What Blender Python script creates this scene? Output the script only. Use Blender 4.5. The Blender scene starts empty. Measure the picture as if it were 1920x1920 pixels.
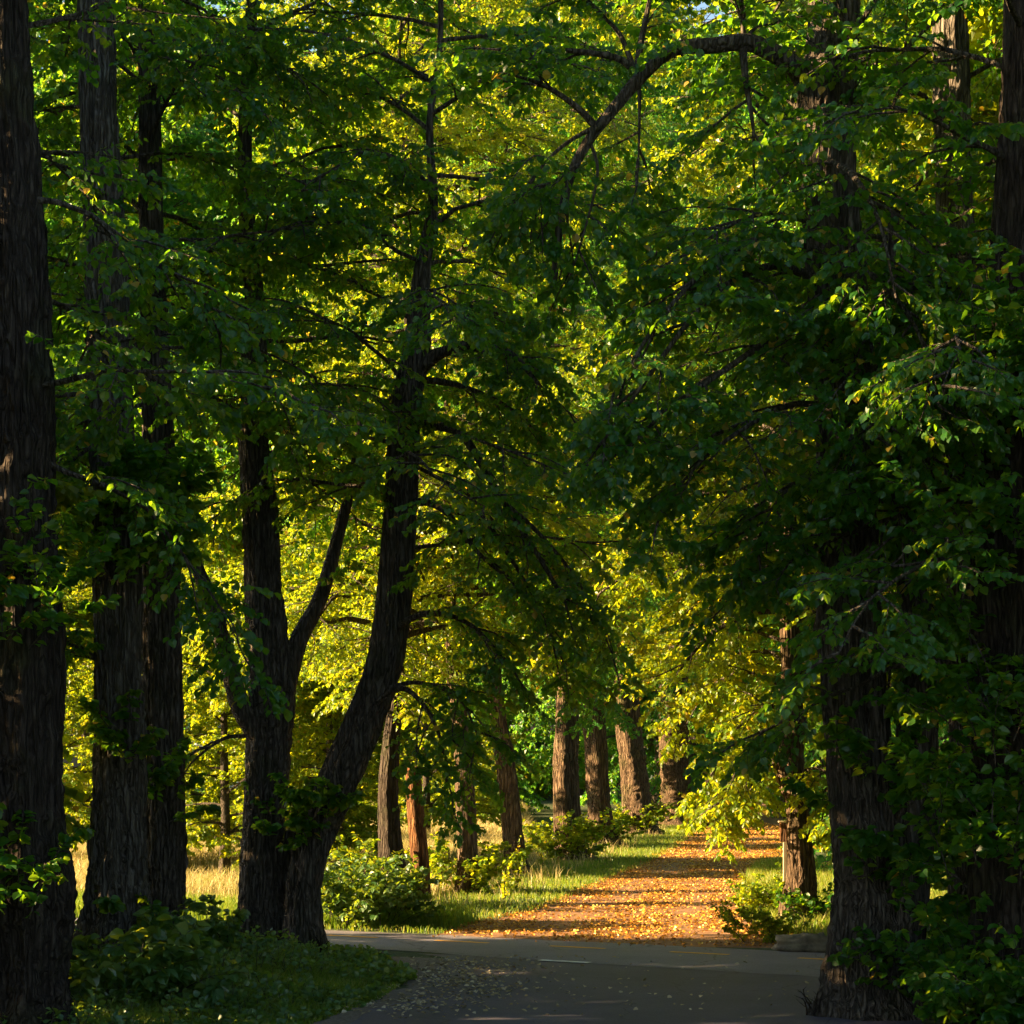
import bpy, math
import numpy as np
from mathutils import Vector
R = math.radians
F = 4125.0; H = 2.4; HY = 1400.0; CX = 960.0
sc = bpy.context.scene
col = sc.collection

def P(px, py, d):
    return np.array([(px-CX)/F*d, d, H+(HY-py)/F*d])
def G(px, py, z=0.0):
    d = (H-z)*F/(py-HY)
    return np.array([(px-CX)/F*d, d, z])

# ------------------------------------------------------------------ mesh buffer
class Buf:
    def __init__(s): s.V=[]; s.A=[]; s.F=[]; s.n=0
    def add(s, V, Fc, mat=0, attr=None):
        V = np.asarray(V, float).reshape(-1,3); Fc = np.asarray(Fc, int)
        if len(V) == 0: return
        s.V.append(V); s.A.append(np.zeros(len(V)) if attr is None else np.asarray(attr,float).ravel())
        s.F.append((Fc+s.n, mat)); s.n += len(V)
    def build(s, name, mats, parent=None, smooth=False):
        V = np.concatenate(s.V); A = np.concatenate(s.A)
        me = bpy.data.meshes.new(name)
        me.vertices.add(len(V)); me.vertices.foreach_set('co', V.astype(np.float32).ravel())
        li = np.concatenate([f.ravel() for f,_ in s.F])
        tot = np.concatenate([np.full(len(f), f.shape[1]) for f,_ in s.F])
        mi = np.concatenate([np.full(len(f), m) for f,m in s.F])
        st = np.concatenate([[0], np.cumsum(tot)[:-1]])
        me.loops.add(len(li)); me.loops.foreach_set('vertex_index', li.astype(np.int32))
        me.polygons.add(len(tot)); me.polygons.foreach_set('loop_start', st.astype(np.int32))
        me.polygons.foreach_set('material_index', mi.astype(np.int32))
        sm = np.array([m in smooth for m in mi]) if isinstance(smooth, (set,tuple)) else np.full(len(tot), bool(smooth))
        me.polygons.foreach_set('use_smooth', sm)
        a = me.attributes.new('leafvar', 'FLOAT', 'POINT'); a.data.foreach_set('value', A.astype(np.float32))
        me.update(calc_edges=True)
        for m in mats: me.materials.append(m)
        o = bpy.data.objects.new(name, me); col.objects.link(o)
        if parent: o.parent = parent
        return o

def empty(name, label, cat, loc=(0,0,0), group=None):
    o = bpy.data.objects.new(name, None); col.objects.link(o); o.location = loc
    o['label'] = label; o['category'] = cat
    if group: o['group'] = group
    return o
def tag(o, label=None, cat=None, group=None, kind=None):
    for k,v in (('label',label),('category',cat),('group',group),('kind',kind)):
        if v: o[k] = v
    return o

# ------------------------------------------------------------------ numpy helpers
def nrm(v): return v/np.maximum(np.linalg.norm(v, axis=-1, keepdims=True), 1e-9)
_lat = np.random.default_rng(99).random((256,256))
def vnoise(x, y, px=0):
    xi = np.floor(x).astype(int); yi = np.floor(y).astype(int); fx = x-xi; fy = y-yi
    fx = fx*fx*(3-2*fx); fy = fy*fy*(3-2*fy)
    w = (lambda k: k % px) if px else (lambda k: k % 256)
    a = _lat[w(xi), yi%256]; b = _lat[w(xi+1), yi%256]; c = _lat[w(xi), (yi+1)%256]; d = _lat[w(xi+1), (yi+1)%256]
    return (a*(1-fx)+b*fx)*(1-fy)+(c*(1-fx)+d*fx)*fy
def resample(pts, n):
    pts = np.asarray(pts, float); m = len(pts)
    if m == 2: t = np.linspace(0,1,n)[:,None]; return pts[0]*(1-t)+pts[1]*t
    ext = np.vstack([2*pts[0]-pts[1], pts, 2*pts[-1]-pts[-2]])
    u = np.linspace(0, m-1-1e-6, n); i = u.astype(int); t = (u-i)[:,None]
    p0,p1,p2,p3 = ext[i],ext[i+1],ext[i+2],ext[i+3]
    return 0.5*((2*p1)+(-p0+p2)*t+(2*p0-5*p1+4*p2-p3)*t**2+(-p0+3*p1-3*p2+p3)*t**3)
def tubes(buf, PL, rad, sides, mat):
    """PL (n,K,3), rad (n,K)"""
    n,K,_ = PL.shape
    if n == 0: return
    T = nrm(np.gradient(PL, axis=1))
    ref = np.where(np.abs(T[...,2:3])>0.8, np.array([1.,0,0]), np.array([0,0,1.]))
    U = nrm(np.cross(T, ref)); W = np.cross(T, U)
    a = np.arange(sides)*2*np.pi/sides
    V = PL[:,:,None,:] + rad[:,:,None,None]*(np.cos(a)[None,None,:,None]*U[:,:,None,:]+np.sin(a)[None,None,:,None]*W[:,:,None,:])
    base = (np.arange(n)*K*sides)[:,None,None] + (np.arange(K-1)*sides)[None,:,None]
    j = np.arange(sides)[None,None,:]; j2 = (j+1)%sides
    q = np.stack([base+j, base+j2, base+sides+j2, base+sides+j], -1).reshape(-1,4)
    buf.add(V.reshape(-1,3), q, mat)

def bark_tube(buf, pts, rad, mat=0, seg=96, step=0.05, ridge=0.05, flute=0.06, flare=0.0, seed=0, ztop=None):
    """trunk or limb with buttresses, flutes, knots and vertical bark ridges"""
    rng = np.random.default_rng(seed)
    pr = np.hstack([np.asarray(pts,float), np.asarray(rad,float)[:,None]])
    L = np.sum(np.linalg.norm(np.diff(pr[:,:3],axis=0),axis=1)); n = max(8, int(L/step))
    q = resample(pr, n); C = q[:,:3]; r = np.maximum(q[:,3], 0.004)
    T = nrm(np.gradient(C, axis=0)); ref = np.array([0.,1,0])
    U = nrm(np.cross(np.tile(ref,(n,1)), T)); W = np.cross(T, U)
    a = np.arange(seg)*2*np.pi/seg; s = np.linspace(0, L, n)
    A,S = np.meshgrid(a, s)
    m = np.ones_like(A)
    for k in (2,3,5,7): m += flute/k**0.6*np.cos(k*A+rng.random()*6.28+S*(rng.random()-.5)*0.8)
    m += flute*1.3*(vnoise(A/6.283*6, S*0.9+seed, 6)-.5)
    nc = max(12, int(seg/4))
    rd = 1-np.abs(2*vnoise(A/6.283*nc + 0*S, S*3.6+seed*3.1, nc)-1)
    rd2 = vnoise(A/6.283*nc*2, S*11+seed*1.7, nc*2)
    m += ridge*(rd-.5)*1.4 + ridge*0.6*(rd2-.5)
    for k in range(int(L*0.7)):          # knots and burls
        ca, cs, w, h = rng.random()*6.28, rng.random()*L, 0.25+rng.random()*.3, 0.05+rng.random()*.16
        da = (A-ca+np.pi)%(2*np.pi)-np.pi
        m += h*np.exp(-(da/w)**2-((S-cs)/(w*r.mean()*1.6+.05))**2)
    if flare:
        lob = 1+0.45*np.cos(5*A+rng.random()*6)+0.3*np.cos(3*A+rng.random()*6)
        m += flare*np.exp(-S/0.42)*np.maximum(lob,0.15)
    RR = r[:,None]*m
    V = C[:,None,:]+RR[...,None]*(np.cos(A)[...,None]*U[:,None,:]+np.sin(A)[...,None]*W[:,None,:])
    i = (np.arange(n-1)*seg)[:,None]; j = np.arange(seg)[None,:]; j2=(j+1)%seg
    qd = np.stack([i+j,i+j2,i+seg+j2,i+seg+j],-1).reshape(-1,4)
    off = buf.n
    buf.add(V.reshape(-1,3), qd, mat)
    # end cap
    top = V[-1]; c = top.mean(0)
    Vc = np.vstack([top, c+T[-1]*0.3*r[-1]]); k = np.arange(seg)
    buf.add(Vc, np.stack([k,(k+1)%seg,np.full(seg,seg)],-1), mat)

# ------------------------------------------------------------------ leaves
LT9 = np.array([[0,0,0],[.5,0,-.05],[1.06,0,-.2],[.06,.33,.05],[.45,.5,.08],[.84,.27,-.03],[.06,-.33,.05],[.45,-.5,.08],[.84,-.27,-.03]])
LF9 = np.array([[0,1,4,3],[1,2,5,4],[0,6,7,1],[1,7,8,2]])
LT4 = np.array([[0,0,0],[.42,.46,.08],[1.0,0,-.12],[.42,-.46,.08]])
LF4 = np.array([[0,2,1],[0,3,2]])
def leaves(buf, pos, dirv, nor, size, mat=1, fine=True, var=None, wid=1.0, rng=None):
    T,Fc = (LT9,LF9) if fine else (LT4,LF4)
    D = nrm(dirv); N = nrm(nor-np.sum(nor*D,-1,keepdims=True)*D); S = np.cross(N,D)
    n = len(pos); k = len(T)
    if np.ndim(size)==0: size = np.full(n,size)
    V = pos[:,None,:]+size[:,None,None]*(T[None,:,0:1]*D[:,None,:]+wid*T[None,:,1:2]*S[:,None,:]+T[None,:,2:3]*N[:,None,:])
    fc = (np.arange(n)*k)[:,None,None]+Fc[None]
    if var is None: var = rng.random(n)
    buf.add(V.reshape(-1,3), fc.reshape(-1,Fc.shape[1]), mat, np.repeat(var,k))

def grow_lines(rng, start, d0, length, K, droop, wob):
    n = len(start); P_ = np.zeros((n,K,3)); P_[:,0]=start; d = nrm(d0)
    st = (length/(K-1))[:,None]
    for k in range(1,K):
        P_[:,k] = P_[:,k-1]+d*st
        dr = droop if np.ndim(droop)==0 else droop[:,None]
        d = nrm(d+np.array([0,0,-1.])*dr+rng.normal(0,wob,(n,3)))
    return P_
def pick(par, idx, t):
    K = par.shape[1]; u = t*(K-1)*0.9999; i = u.astype(int); f=(u-i)[:,None]
    a = par[idx,i]; b = par[idx,np.minimum(i+1,K-1)]
    return a*(1-f)+b*f, nrm(b-a)
def children(rng, par, nper, t0, t1, ang, length, K, droop, wob, flat=0.35):
    n = len(par); idx = np.repeat(np.arange(n), nper); m = n*nper
    t = np.tile(np.linspace(0,1,nper),n)*(t1-t0)+t0+rng.normal(0,.03,m); t = np.clip(t,.02,1)
    p,T = pick(par, idx, t)
    side = nrm(np.cross(T, np.array([0,0,1.]))+1e-6)
    sg = np.where(np.arange(m)%2==0,1.,-1.)[:,None]
    a = ang+rng.normal(0,.22,m)
    upv = np.cross(side,T)
    lat = nrm(side*sg+upv*rng.normal(0,flat,(m,1)))
    d = T*np.cos(a)[:,None]+lat*np.sin(a)[:,None]
    L = length*(1.08-t*.55)*(0.7+.6*rng.random(m))
    return grow_lines(rng, p, d, L, K, droop, wob), idx, t
def leaf_twigs(buf, rng, tw, nleaf, size, fine, mat=1, hang=.55, var=(0,1), upw=0.9, nr=.48):
    n = len(tw); idx = np.repeat(np.arange(n), nleaf); m = len(idx)
    t = np.tile(np.linspace(.12,1,nleaf),n)+rng.normal(0,.02,m); t = np.clip(t,0.02,1)
    p,T = pick(tw, idx, t)
    side = nrm(np.cross(T, np.array([0,0,1.]))+1e-6)
    sg = np.where(np.arange(m)%2==0,1.,-1.)[:,None]
    D = T*.55+side*sg*.8+np.array([0,0,-1.])*hang+rng.normal(0,.3,(m,3))
    N = np.array([0,0,1.])*upw+side*sg*.25+rng.normal(0,nr,(m,3))
    sz = size*(0.65+.55*rng.random(m))
    v = np.clip(np.repeat(rng.random(n),nleaf)*.6+rng.random(m)*.4,0,1)*(var[1]-var[0])+var[0]
    v = np.where(rng.random(m)<.012, 1.0, v*.93)
    leaves(buf, p+nrm(D)*.02, D, N, sz, mat, fine, v)

def foliage(buf, rng, L1, r1, n2=11, len2=1.5, n3=7, len3=.6, nleaf=12, size=.085, fine=True, droop2=.10, droop3=.16, hang=.55,
            tw_sides=3, t0=.18, clear=None, thin=1.0, var=(0,1)):
    """limbs -> side branches -> twigs -> leaves"""
    tubes(buf, L1, r1[:,None]*np.linspace(1,.18,L1.shape[1])[None,:], 6, 0)
    B,_,_ = children(rng, L1, n2, t0, 1.0, .85, len2, 6, droop2, .10)
    if clear is not None: B = B[clear(B[:,3])]
    if thin<1: B = B[rng.random(len(B))<thin]
    tubes(buf, B, (.012+.004*rng.random(len(B)))[:,None]*np.linspace(1,.3,6)[None,:], 4, 0)
    Tw,_,_ = children(rng, B, n3, .15, 1.0, .8, len3, 4, droop3, .10)
    if clear is not None: Tw = Tw[clear(Tw[:,2])]
    tubes(buf, Tw, np.full((len(Tw),1),.0035)*np.linspace(1,.5,4)[None,:], tw_sides, 0)
    leaf_twigs(buf, rng, Tw, nleaf, size, fine, hang=hang, var=var)

# ------------------------------------------------------------------ materials
def mat_new(name):
    m = bpy.data.materials.new(name); m.use_nodes = True; nt = m.node_tree; nt.nodes.clear()
    out = nt.nodes.new('ShaderNodeOutputMaterial'); return m, nt, out
def N(nt, t, **kw):
    n = nt.nodes.new(t)
    for k,v in kw.items():
        if k.startswith('i_'): n.inputs[k[2:].replace('_',' ')].default_value = v
        else: setattr(n,k,v)
    return n
def ramp(nt, fac, stops):
    r = nt.nodes.new('ShaderNodeValToRGB'); e = r.color_ramp.elements
    e[0].position, e[0].color = stops[0][0], (*stops[0][1],1); e[1].position, e[1].color = stops[-1][0], (*stops[-1][1],1)
    for p,c in stops[1:-1]:
        x = e.new(p); x.color = (*c,1)
    nt.links.new(fac, r.inputs[0]); return r.outputs[0]
def leaf_mat(name, stops, tstops, tr=.5, gloss=.035, rough=.42):
    m, nt, out = mat_new(name); L = nt.links.new
    at = N(nt,'ShaderNodeAttribute', attribute_name='leafvar')
    c1 = ramp(nt, at.outputs['Fac'], stops); c2 = ramp(nt, at.outputs['Fac'], tstops)
    d = N(nt,'ShaderNodeBsdfDiffuse'); L(c1, d.inputs[0])
    t = N(nt,'ShaderNodeBsdfTranslucent'); L(c2, t.inputs[0])
    g = N(nt,'ShaderNodeBsdfGlossy'); g.inputs['Roughness'].default_value = rough
    mx = N(nt,'ShaderNodeMixShader'); mx.inputs[0].default_value = tr; L(d.outputs[0],mx.inputs[1]); L(t.outputs[0],mx.inputs[2])
    m2 = N(nt,'ShaderNodeMixShader'); m2.inputs[0].default_value = gloss; L(mx.outputs[0],m2.inputs[1]); L(g.outputs[0],m2.inputs[2])
    L(m2.outputs[0], out.inputs[0]); return m
M = {}
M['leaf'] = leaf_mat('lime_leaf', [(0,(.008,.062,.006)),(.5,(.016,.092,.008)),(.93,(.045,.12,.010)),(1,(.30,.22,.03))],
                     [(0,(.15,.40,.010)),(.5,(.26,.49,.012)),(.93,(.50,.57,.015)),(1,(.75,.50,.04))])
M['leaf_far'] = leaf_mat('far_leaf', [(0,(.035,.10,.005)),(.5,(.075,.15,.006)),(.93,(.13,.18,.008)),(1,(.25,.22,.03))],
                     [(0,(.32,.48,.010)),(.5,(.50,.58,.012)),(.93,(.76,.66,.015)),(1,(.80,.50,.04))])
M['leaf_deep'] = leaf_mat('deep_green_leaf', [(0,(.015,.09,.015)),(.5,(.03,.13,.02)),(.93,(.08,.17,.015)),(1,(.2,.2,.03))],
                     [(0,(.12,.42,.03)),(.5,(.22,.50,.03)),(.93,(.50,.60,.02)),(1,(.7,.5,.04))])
M['shrub'] = leaf_mat('shrub_leaf', [(0,(.03,.10,.03)),(.5,(.055,.14,.03)),(1,(.12,.19,.04))],
                     [(0,(.22,.38,.02)),(.5,(.34,.46,.02)),(1,(.50,.52,.03))], tr=.42, gloss=.06)
M['grass'] = leaf_mat('grass_blade', [(0,(.06,.14,.014)),(.5,(.14,.22,.02)),(.85,(.30,.28,.06)),(1,(.34,.27,.11))],
                     [(0,(.22,.38,.02)),(.6,(.38,.45,.03)),(1,(.5,.4,.15))], tr=.4, gloss=.02)
M['dry'] = leaf_mat('dry_grass', [(0,(.18,.20,.05)),(.5,(.42,.35,.14)),(1,(.62,.48,.23))],
                     [(0,(.26,.32,.05)),(.5,(.42,.34,.12)),(1,(.55,.42,.2))], tr=.35, gloss=.02)
M['litter'] = leaf_mat('fallen_leaf', [(0,(.12,.05,.012)),(.3,(.40,.17,.025)),(.75,(.70,.36,.045)),(1,(.88,.66,.18))],
                     [(0,(.25,.1,.02)),(1,(.6,.35,.08))], tr=.2, gloss=.04)
M['pale_litter'] = leaf_mat('pale_fallen_leaf', [(0,(.25,.19,.10)),(.5,(.42,.36,.22)),(1,(.58,.52,.36))],
                     [(0,(.4,.3,.1)),(1,(.6,.5,.3))], tr=.15, gloss=.04)

def bark_mat(name, c0, c1, c2, moss=.35, scale=1.0):
    m, nt, out = mat_new(name); L = nt.links.new
    tc = N(nt,'ShaderNodeTexCoord'); mp = N(nt,'ShaderNodeMapping'); mp.inputs['Scale'].default_value=(9*scale,9*scale,1.15*scale)
    L(tc.outputs['Object'], mp.inputs[0])
    n1 = N(nt,'ShaderNodeTexNoise', i_Scale=3.0, i_Detail=8.0, i_Roughness=.65, i_Distortion=.4); L(mp.outputs[0], n1.inputs['Vector'])
    v = N(nt,'ShaderNodeTexVoronoi', feature='DISTANCE_TO_EDGE', i_Scale=2.0); nd = N(nt,'ShaderNodeTexNoise', i_Scale=1.3, i_Detail=4.0); L(mp.outputs[0], nd.inputs['Vector'])
    va = N(nt,'ShaderNodeMix', data_type='RGBA', blend_type='ADD'); va.inputs[0].default_value=.9; L(mp.outputs[0], va.inputs[6]); L(nd.outputs['Color'], va.inputs[7]); L(va.outputs[2], v.inputs['Vector'])
    c = ramp(nt, n1.outputs['Fac'], [(.3,c0),(.5,c1),(.72,c2)])
    n2 = N(nt,'ShaderNodeTexNoise', i_Scale=1.6, i_Detail=5.0, i_Roughness=.6); L(tc.outputs['Object'], n2.inputs['Vector'])
    mr = N(nt,'ShaderNodeMapRange'); mr.inputs[1].default_value=.52; mr.inputs[2].default_value=.66; mr.inputs[4].default_value=moss; L(n2.outputs['Fac'], mr.inputs[0])
    mix = N(nt,'ShaderNodeMix', data_type='RGBA'); L(mr.outputs[0], mix.inputs[0]); L(c, mix.inputs[6]); mix.inputs[7].default_value=(.06,.075,.02,1)
    b = N(nt,'ShaderNodeBsdfPrincipled', i_Roughness=.9); b.inputs['Specular IOR Level'].default_value=.2; 
    ck = ramp(nt, v.outputs['Distance'], [(0,(.5,.48,.45)),(.2,(1,1,1))]); mk = N(nt,'ShaderNodeMix', data_type='RGBA', blend_type='MULTIPLY'); mk.inputs[0].default_value=1
    L(mix.outputs[2], mk.inputs[6]); L(ck, mk.inputs[7]); L(mk.outputs[2], b.inputs['Base Color'])
    sv = N(nt,'ShaderNodeMapRange'); sv.inputs[2].default_value=.25; L(v.outputs['Distance'], sv.inputs[0])
    ad = N(nt,'ShaderNodeMath', operation='ADD'); L(sv.outputs[0], ad.inputs[0]); L(n1.outputs['Fac'], ad.inputs[1])
    bp = N(nt,'ShaderNodeBump', i_Strength=1.0, i_Distance=.05); L(ad.outputs[0], bp.inputs['Height']); L(bp.outputs[0], b.inputs['Normal'])
    L(b.outputs[0], out.inputs[0]); return m
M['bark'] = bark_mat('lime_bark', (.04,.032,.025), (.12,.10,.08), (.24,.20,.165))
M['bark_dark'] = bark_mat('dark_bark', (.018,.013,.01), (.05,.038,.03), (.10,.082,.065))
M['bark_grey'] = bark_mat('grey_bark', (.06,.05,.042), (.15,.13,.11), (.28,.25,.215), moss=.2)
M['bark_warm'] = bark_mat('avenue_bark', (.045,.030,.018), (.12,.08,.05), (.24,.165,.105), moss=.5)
def simple(name, colr, rough=.9, noise=0.0, scale=8, c2=None, bump=0):
    m, nt, out = mat_new(name); L = nt.links.new
    b = N(nt,'ShaderNodeBsdfPrincipled', i_Roughness=rough)
    tc = N(nt,'ShaderNodeTexCoord'); n = N(nt,'ShaderNodeTexNoise', i_Scale=float(scale), i_Detail=8.0, i_Roughness=.65); L(tc.outputs['Object'], n.inputs['Vector'])
    c2 = c2 or tuple(x*.5 for x in colr)
    L(ramp(nt, n.outputs['Fac'], [(.35,c2),(.65,colr)]), b.inputs['Base Color'])
    if bump:
        bp = N(nt,'ShaderNodeBump', i_Strength=float(bump), i_Distance=.02); L(n.outputs['Fac'], bp.inputs['Height']); L(bp.outputs[0], b.inputs['Normal'])
    L(b.outputs[0], out.inputs[0]); return m
def asphalt(name, a, c, seam=False):
    m, nt, out = mat_new(name); L = nt.links.new
    tc = N(nt,'ShaderNodeTexCoord')
    n = N(nt,'ShaderNodeTexNoise', i_Scale=90.0, i_Detail=4.0); L(tc.outputs['Object'], n.inputs['Vector'])
    n2 = N(nt,'ShaderNodeTexNoise', i_Scale=.9, i_Detail=6.0, i_Roughness=.6); L(tc.outputs['Object'], n2.inputs['Vector'])
    c1 = ramp(nt, n2.outputs['Fac'], [(.3,a),(.7,c)])
    c2 = ramp(nt, n.outputs['Fac'], [(.35,(.55,.55,.55)),(.62,(1.15,1.15,1.15))])
    mx = N(nt,'ShaderNodeMix', data_type='RGBA', blend_type='MULTIPLY'); mx.inputs[0].default_value=1; L(c1,mx.inputs[6]); L(c2,mx.inputs[7])
    nw = N(nt,'ShaderNodeTexNoise', i_Scale=1.1, i_Detail=5.0); L(tc.outputs['Object'], nw.inputs['Vector'])
    aw = N(nt,'ShaderNodeMix', data_type='RGBA', blend_type='ADD'); aw.inputs[0].default_value=1.2; L(tc.outputs['Object'], aw.inputs[6]); L(nw.outputs['Color'], aw.inputs[7])
    cr = N(nt,'ShaderNodeTexVoronoi', feature='DISTANCE_TO_EDGE', i_Scale=.45); L(aw.outputs[2], cr.inputs['Vector'])
    c3 = ramp(nt, cr.outputs['Distance'], [(0,(.25,.25,.25)),(.008,(1,1,1))]); mc = N(nt,'ShaderNodeMix', data_type='RGBA', blend_type='MULTIPLY'); mc.inputs[0].default_value=.8
    L(mx.outputs[2], mc.inputs[6]); L(c3, mc.inputs[7]); mx = mc
    b = N(nt,'ShaderNodeBsdfPrincipled', i_Roughness=.62); L(mx.outputs[2], b.inputs['Base Color'])
    bp = N(nt,'ShaderNodeBump', i_Strength=.35, i_Distance=.006); L(n.outputs['Fac'], bp.inputs['Height']); L(bp.outputs[0], b.inputs['Normal'])
    L(b.outputs[0], out.inputs[0]); return m
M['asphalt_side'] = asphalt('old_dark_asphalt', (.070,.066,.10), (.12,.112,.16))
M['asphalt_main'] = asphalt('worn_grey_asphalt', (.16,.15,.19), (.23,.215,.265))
M['gravel'] = simple('gravel_dirt', (.24,.19,.15), c2=(.09,.07,.05), scale=22, bump=.6)
M['drive'] = simple('leafy_gravel', (.34,.17,.07), c2=(.17,.09,.045), scale=7, bump=.5)
M['yellow'] = simple('yellow_road_paint', (.9,.46,.04), c2=(.7,.34,.04), scale=14, rough=.7)
M['white'] = simple('white_road_paint', (.85,.85,.82), c2=(.65,.65,.62), scale=14, rough=.7)
M['post_wood'] = bark_mat('split_post_wood', (.07,.03,.01), (.18,.08,.03), (.28,.14,.06), moss=.1, scale=1.2)
M['pale_wood'] = simple('pale_post_wood', (.42,.34,.22), c2=(.25,.19,.12), scale=12)
M['stone'] = simple('lichen_stone', (.26,.21,.14), c2=(.09,.075,.05), scale=7, bump=.8)
M['wall'] = simple('grey_render', (.45,.47,.50), c2=(.38,.40,.43), scale=3)
M['roof'] = simple('grey_roof', (.16,.17,.19), c2=(.10,.11,.12), scale=3)
M['glass'] = simple('window_glass', (.04,.05,.06), rough=.1)
M['trim'] = simple('white_trim', (.75,.75,.74), c2=(.7,.7,.69))
M['petal'] = simple('pink_petal', (.62,.25,.50), c2=(.45,.15,.36), scale=20)
# ground
m, nt, out = mat_new('meadow_ground'); L = nt.links.new
tc = N(nt,'ShaderNodeTexCoord')
n1 = N(nt,'ShaderNodeTexNoise', i_Scale=.35, i_Detail=8.0, i_Roughness=.6); L(tc.outputs['Object'], n1.inputs['Vector'])
n2 = N(nt,'ShaderNodeTexNoise', i_Scale=12.0, i_Detail=6.0); L(tc.outputs['Object'], n2.inputs['Vector'])
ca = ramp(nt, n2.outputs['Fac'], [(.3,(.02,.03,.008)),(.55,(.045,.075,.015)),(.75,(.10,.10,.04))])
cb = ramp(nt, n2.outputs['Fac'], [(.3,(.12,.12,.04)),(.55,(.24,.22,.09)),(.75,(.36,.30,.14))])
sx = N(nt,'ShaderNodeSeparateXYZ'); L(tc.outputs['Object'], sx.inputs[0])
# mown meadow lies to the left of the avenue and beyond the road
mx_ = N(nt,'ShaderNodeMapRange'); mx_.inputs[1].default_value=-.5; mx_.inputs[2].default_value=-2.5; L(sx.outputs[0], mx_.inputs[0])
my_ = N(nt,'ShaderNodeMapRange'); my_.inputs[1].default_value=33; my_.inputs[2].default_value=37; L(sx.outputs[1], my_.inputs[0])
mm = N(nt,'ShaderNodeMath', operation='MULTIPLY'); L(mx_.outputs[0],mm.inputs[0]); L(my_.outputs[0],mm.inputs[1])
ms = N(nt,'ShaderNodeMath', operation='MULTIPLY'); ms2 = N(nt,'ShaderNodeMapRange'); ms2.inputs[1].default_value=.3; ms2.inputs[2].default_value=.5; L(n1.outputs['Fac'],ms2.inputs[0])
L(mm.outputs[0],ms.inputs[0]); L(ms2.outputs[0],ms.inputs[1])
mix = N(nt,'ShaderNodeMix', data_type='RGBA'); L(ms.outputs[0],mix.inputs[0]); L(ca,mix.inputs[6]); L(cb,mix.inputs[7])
b = N(nt,'ShaderNodeBsdfPrincipled', i_Roughness=.95); L(mix.outputs[2], b.inputs['Base Color'])
bp = N(nt,'ShaderNodeBump', i_Strength=.8, i_Distance=.05); L(n2.outputs['Fac'], bp.inputs['Height']); L(bp.outputs[0], b.inputs['Normal'])
L(b.outputs[0], out.inputs[0]); M['ground'] = m

# ------------------------------------------------------------------ setting
def grid_sheet(name, x0,x1,y0,y1,nx,ny,zf,mat):
    X,Y = np.meshgrid(np.linspace(x0,x1,nx),np.linspace(y0,y1,ny)); Z = zf(X,Y)
    i = (np.arange(ny-1)*nx)[:,None]; j = np.arange(nx-1)[None,:]
    b = Buf(); b.add(np.stack([X,Y,Z],-1).reshape(-1,3), np.stack([i+j,i+j+1,i+nx+j+1,i+nx+j],-1).reshape(-1,4))
    return b.build(name,[mat],smooth=True)
tag(grid_sheet('ground', -900,900,-60,1500,60,60, lambda X,Y: 0*X, M['ground']), kind='structure')
def ribbon(name, Lp, Rp, z, mat, n=60, wob=0.0, cross=5, kind='structure', seed=0):
    """sheet between a left and a right edge line (world xy points), ragged edges"""
    A = resample(np.array([[p[0],p[1],z] for p in Lp]), n); B = resample(np.array([[p[0],p[1],z] for p in Rp]), n)
    s = np.arange(n)*.37
    D = nrm(B-A)
    A = A+D*((vnoise(s*1.0+seed, s*0)-.5)*wob+(vnoise(s*3+seed,s*0+3)-.5)*wob*.5)[:,None]
    B = B+D*((vnoise(s*1.3+seed+9, s*0)-.5)*wob+(vnoise(s*3.4+seed,s*0+8)-.5)*wob*.5)[:,None]
    t = np.linspace(0,1,cross)[None,:,None]
    V = A[:,None]*(1-t)+B[:,None]*t; V[...,2]=z
    i = (np.arange(n-1)*cross)[:,None]; j = np.arange(cross-1)[None,:]
    b = Buf(); b.add(V.reshape(-1,3), np.stack([i+j,i+j+1,i+cross+j+1,i+cross+j],-1).reshape(-1,4))
    o = b.build(name,[mat]); 
    if kind: o['kind']=kind
    return o
# main road: crosses behind the foreground trees; far edge, near edge
def ln(p,q,t): return p+(q-p)*t
fe0, fe1 = G(600,1744), G(1560,1788)      # far edge
ne0, ne1 = G(600,1775), G(1560,1835)      # near edge
ext = lambda a,b_,t: a+(b_-a)*t
main = ribbon('main_road', [ext(fe0,fe1,t) for t in np.linspace(-9,9,40)], [ext(ne0,ne1,t) for t in np.linspace(-9,9,40)], .008, M['asphalt_main'], n=400, wob=.12)
def dash(a, b_, w, mat, name, z=.012):
    a=np.array(a);b_=np.array(b_); d=nrm(b_-a); s=np.array([-d[1],d[0],0])*w/2
    bf = Buf(); n=10; t=np.linspace(0,1,n)[:,None]; c=a*(1-t)+b_*t
    V=np.stack([c-s,c+s],1); V[...,2]=z; i=np.arange(n-1)*2
    bf.add(V.reshape(-1,3), np.stack([i,i+2,i+3,i+1],-1))
    return bf.build(name,[mat],main)
ya, yb = G(615,1755), G(1560,1801)
tdir = (yb-ya)
for k in range(-6,9):
    s0 = k*.235; dash(ya+tdir*s0, ya+tdir*(s0+.11), .10, M['yellow'], 'centre_line_dash')
dash(G(1012,1802), G(1106,1807), .13, M['white'], 'edge_line_dash', z=.014)
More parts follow.
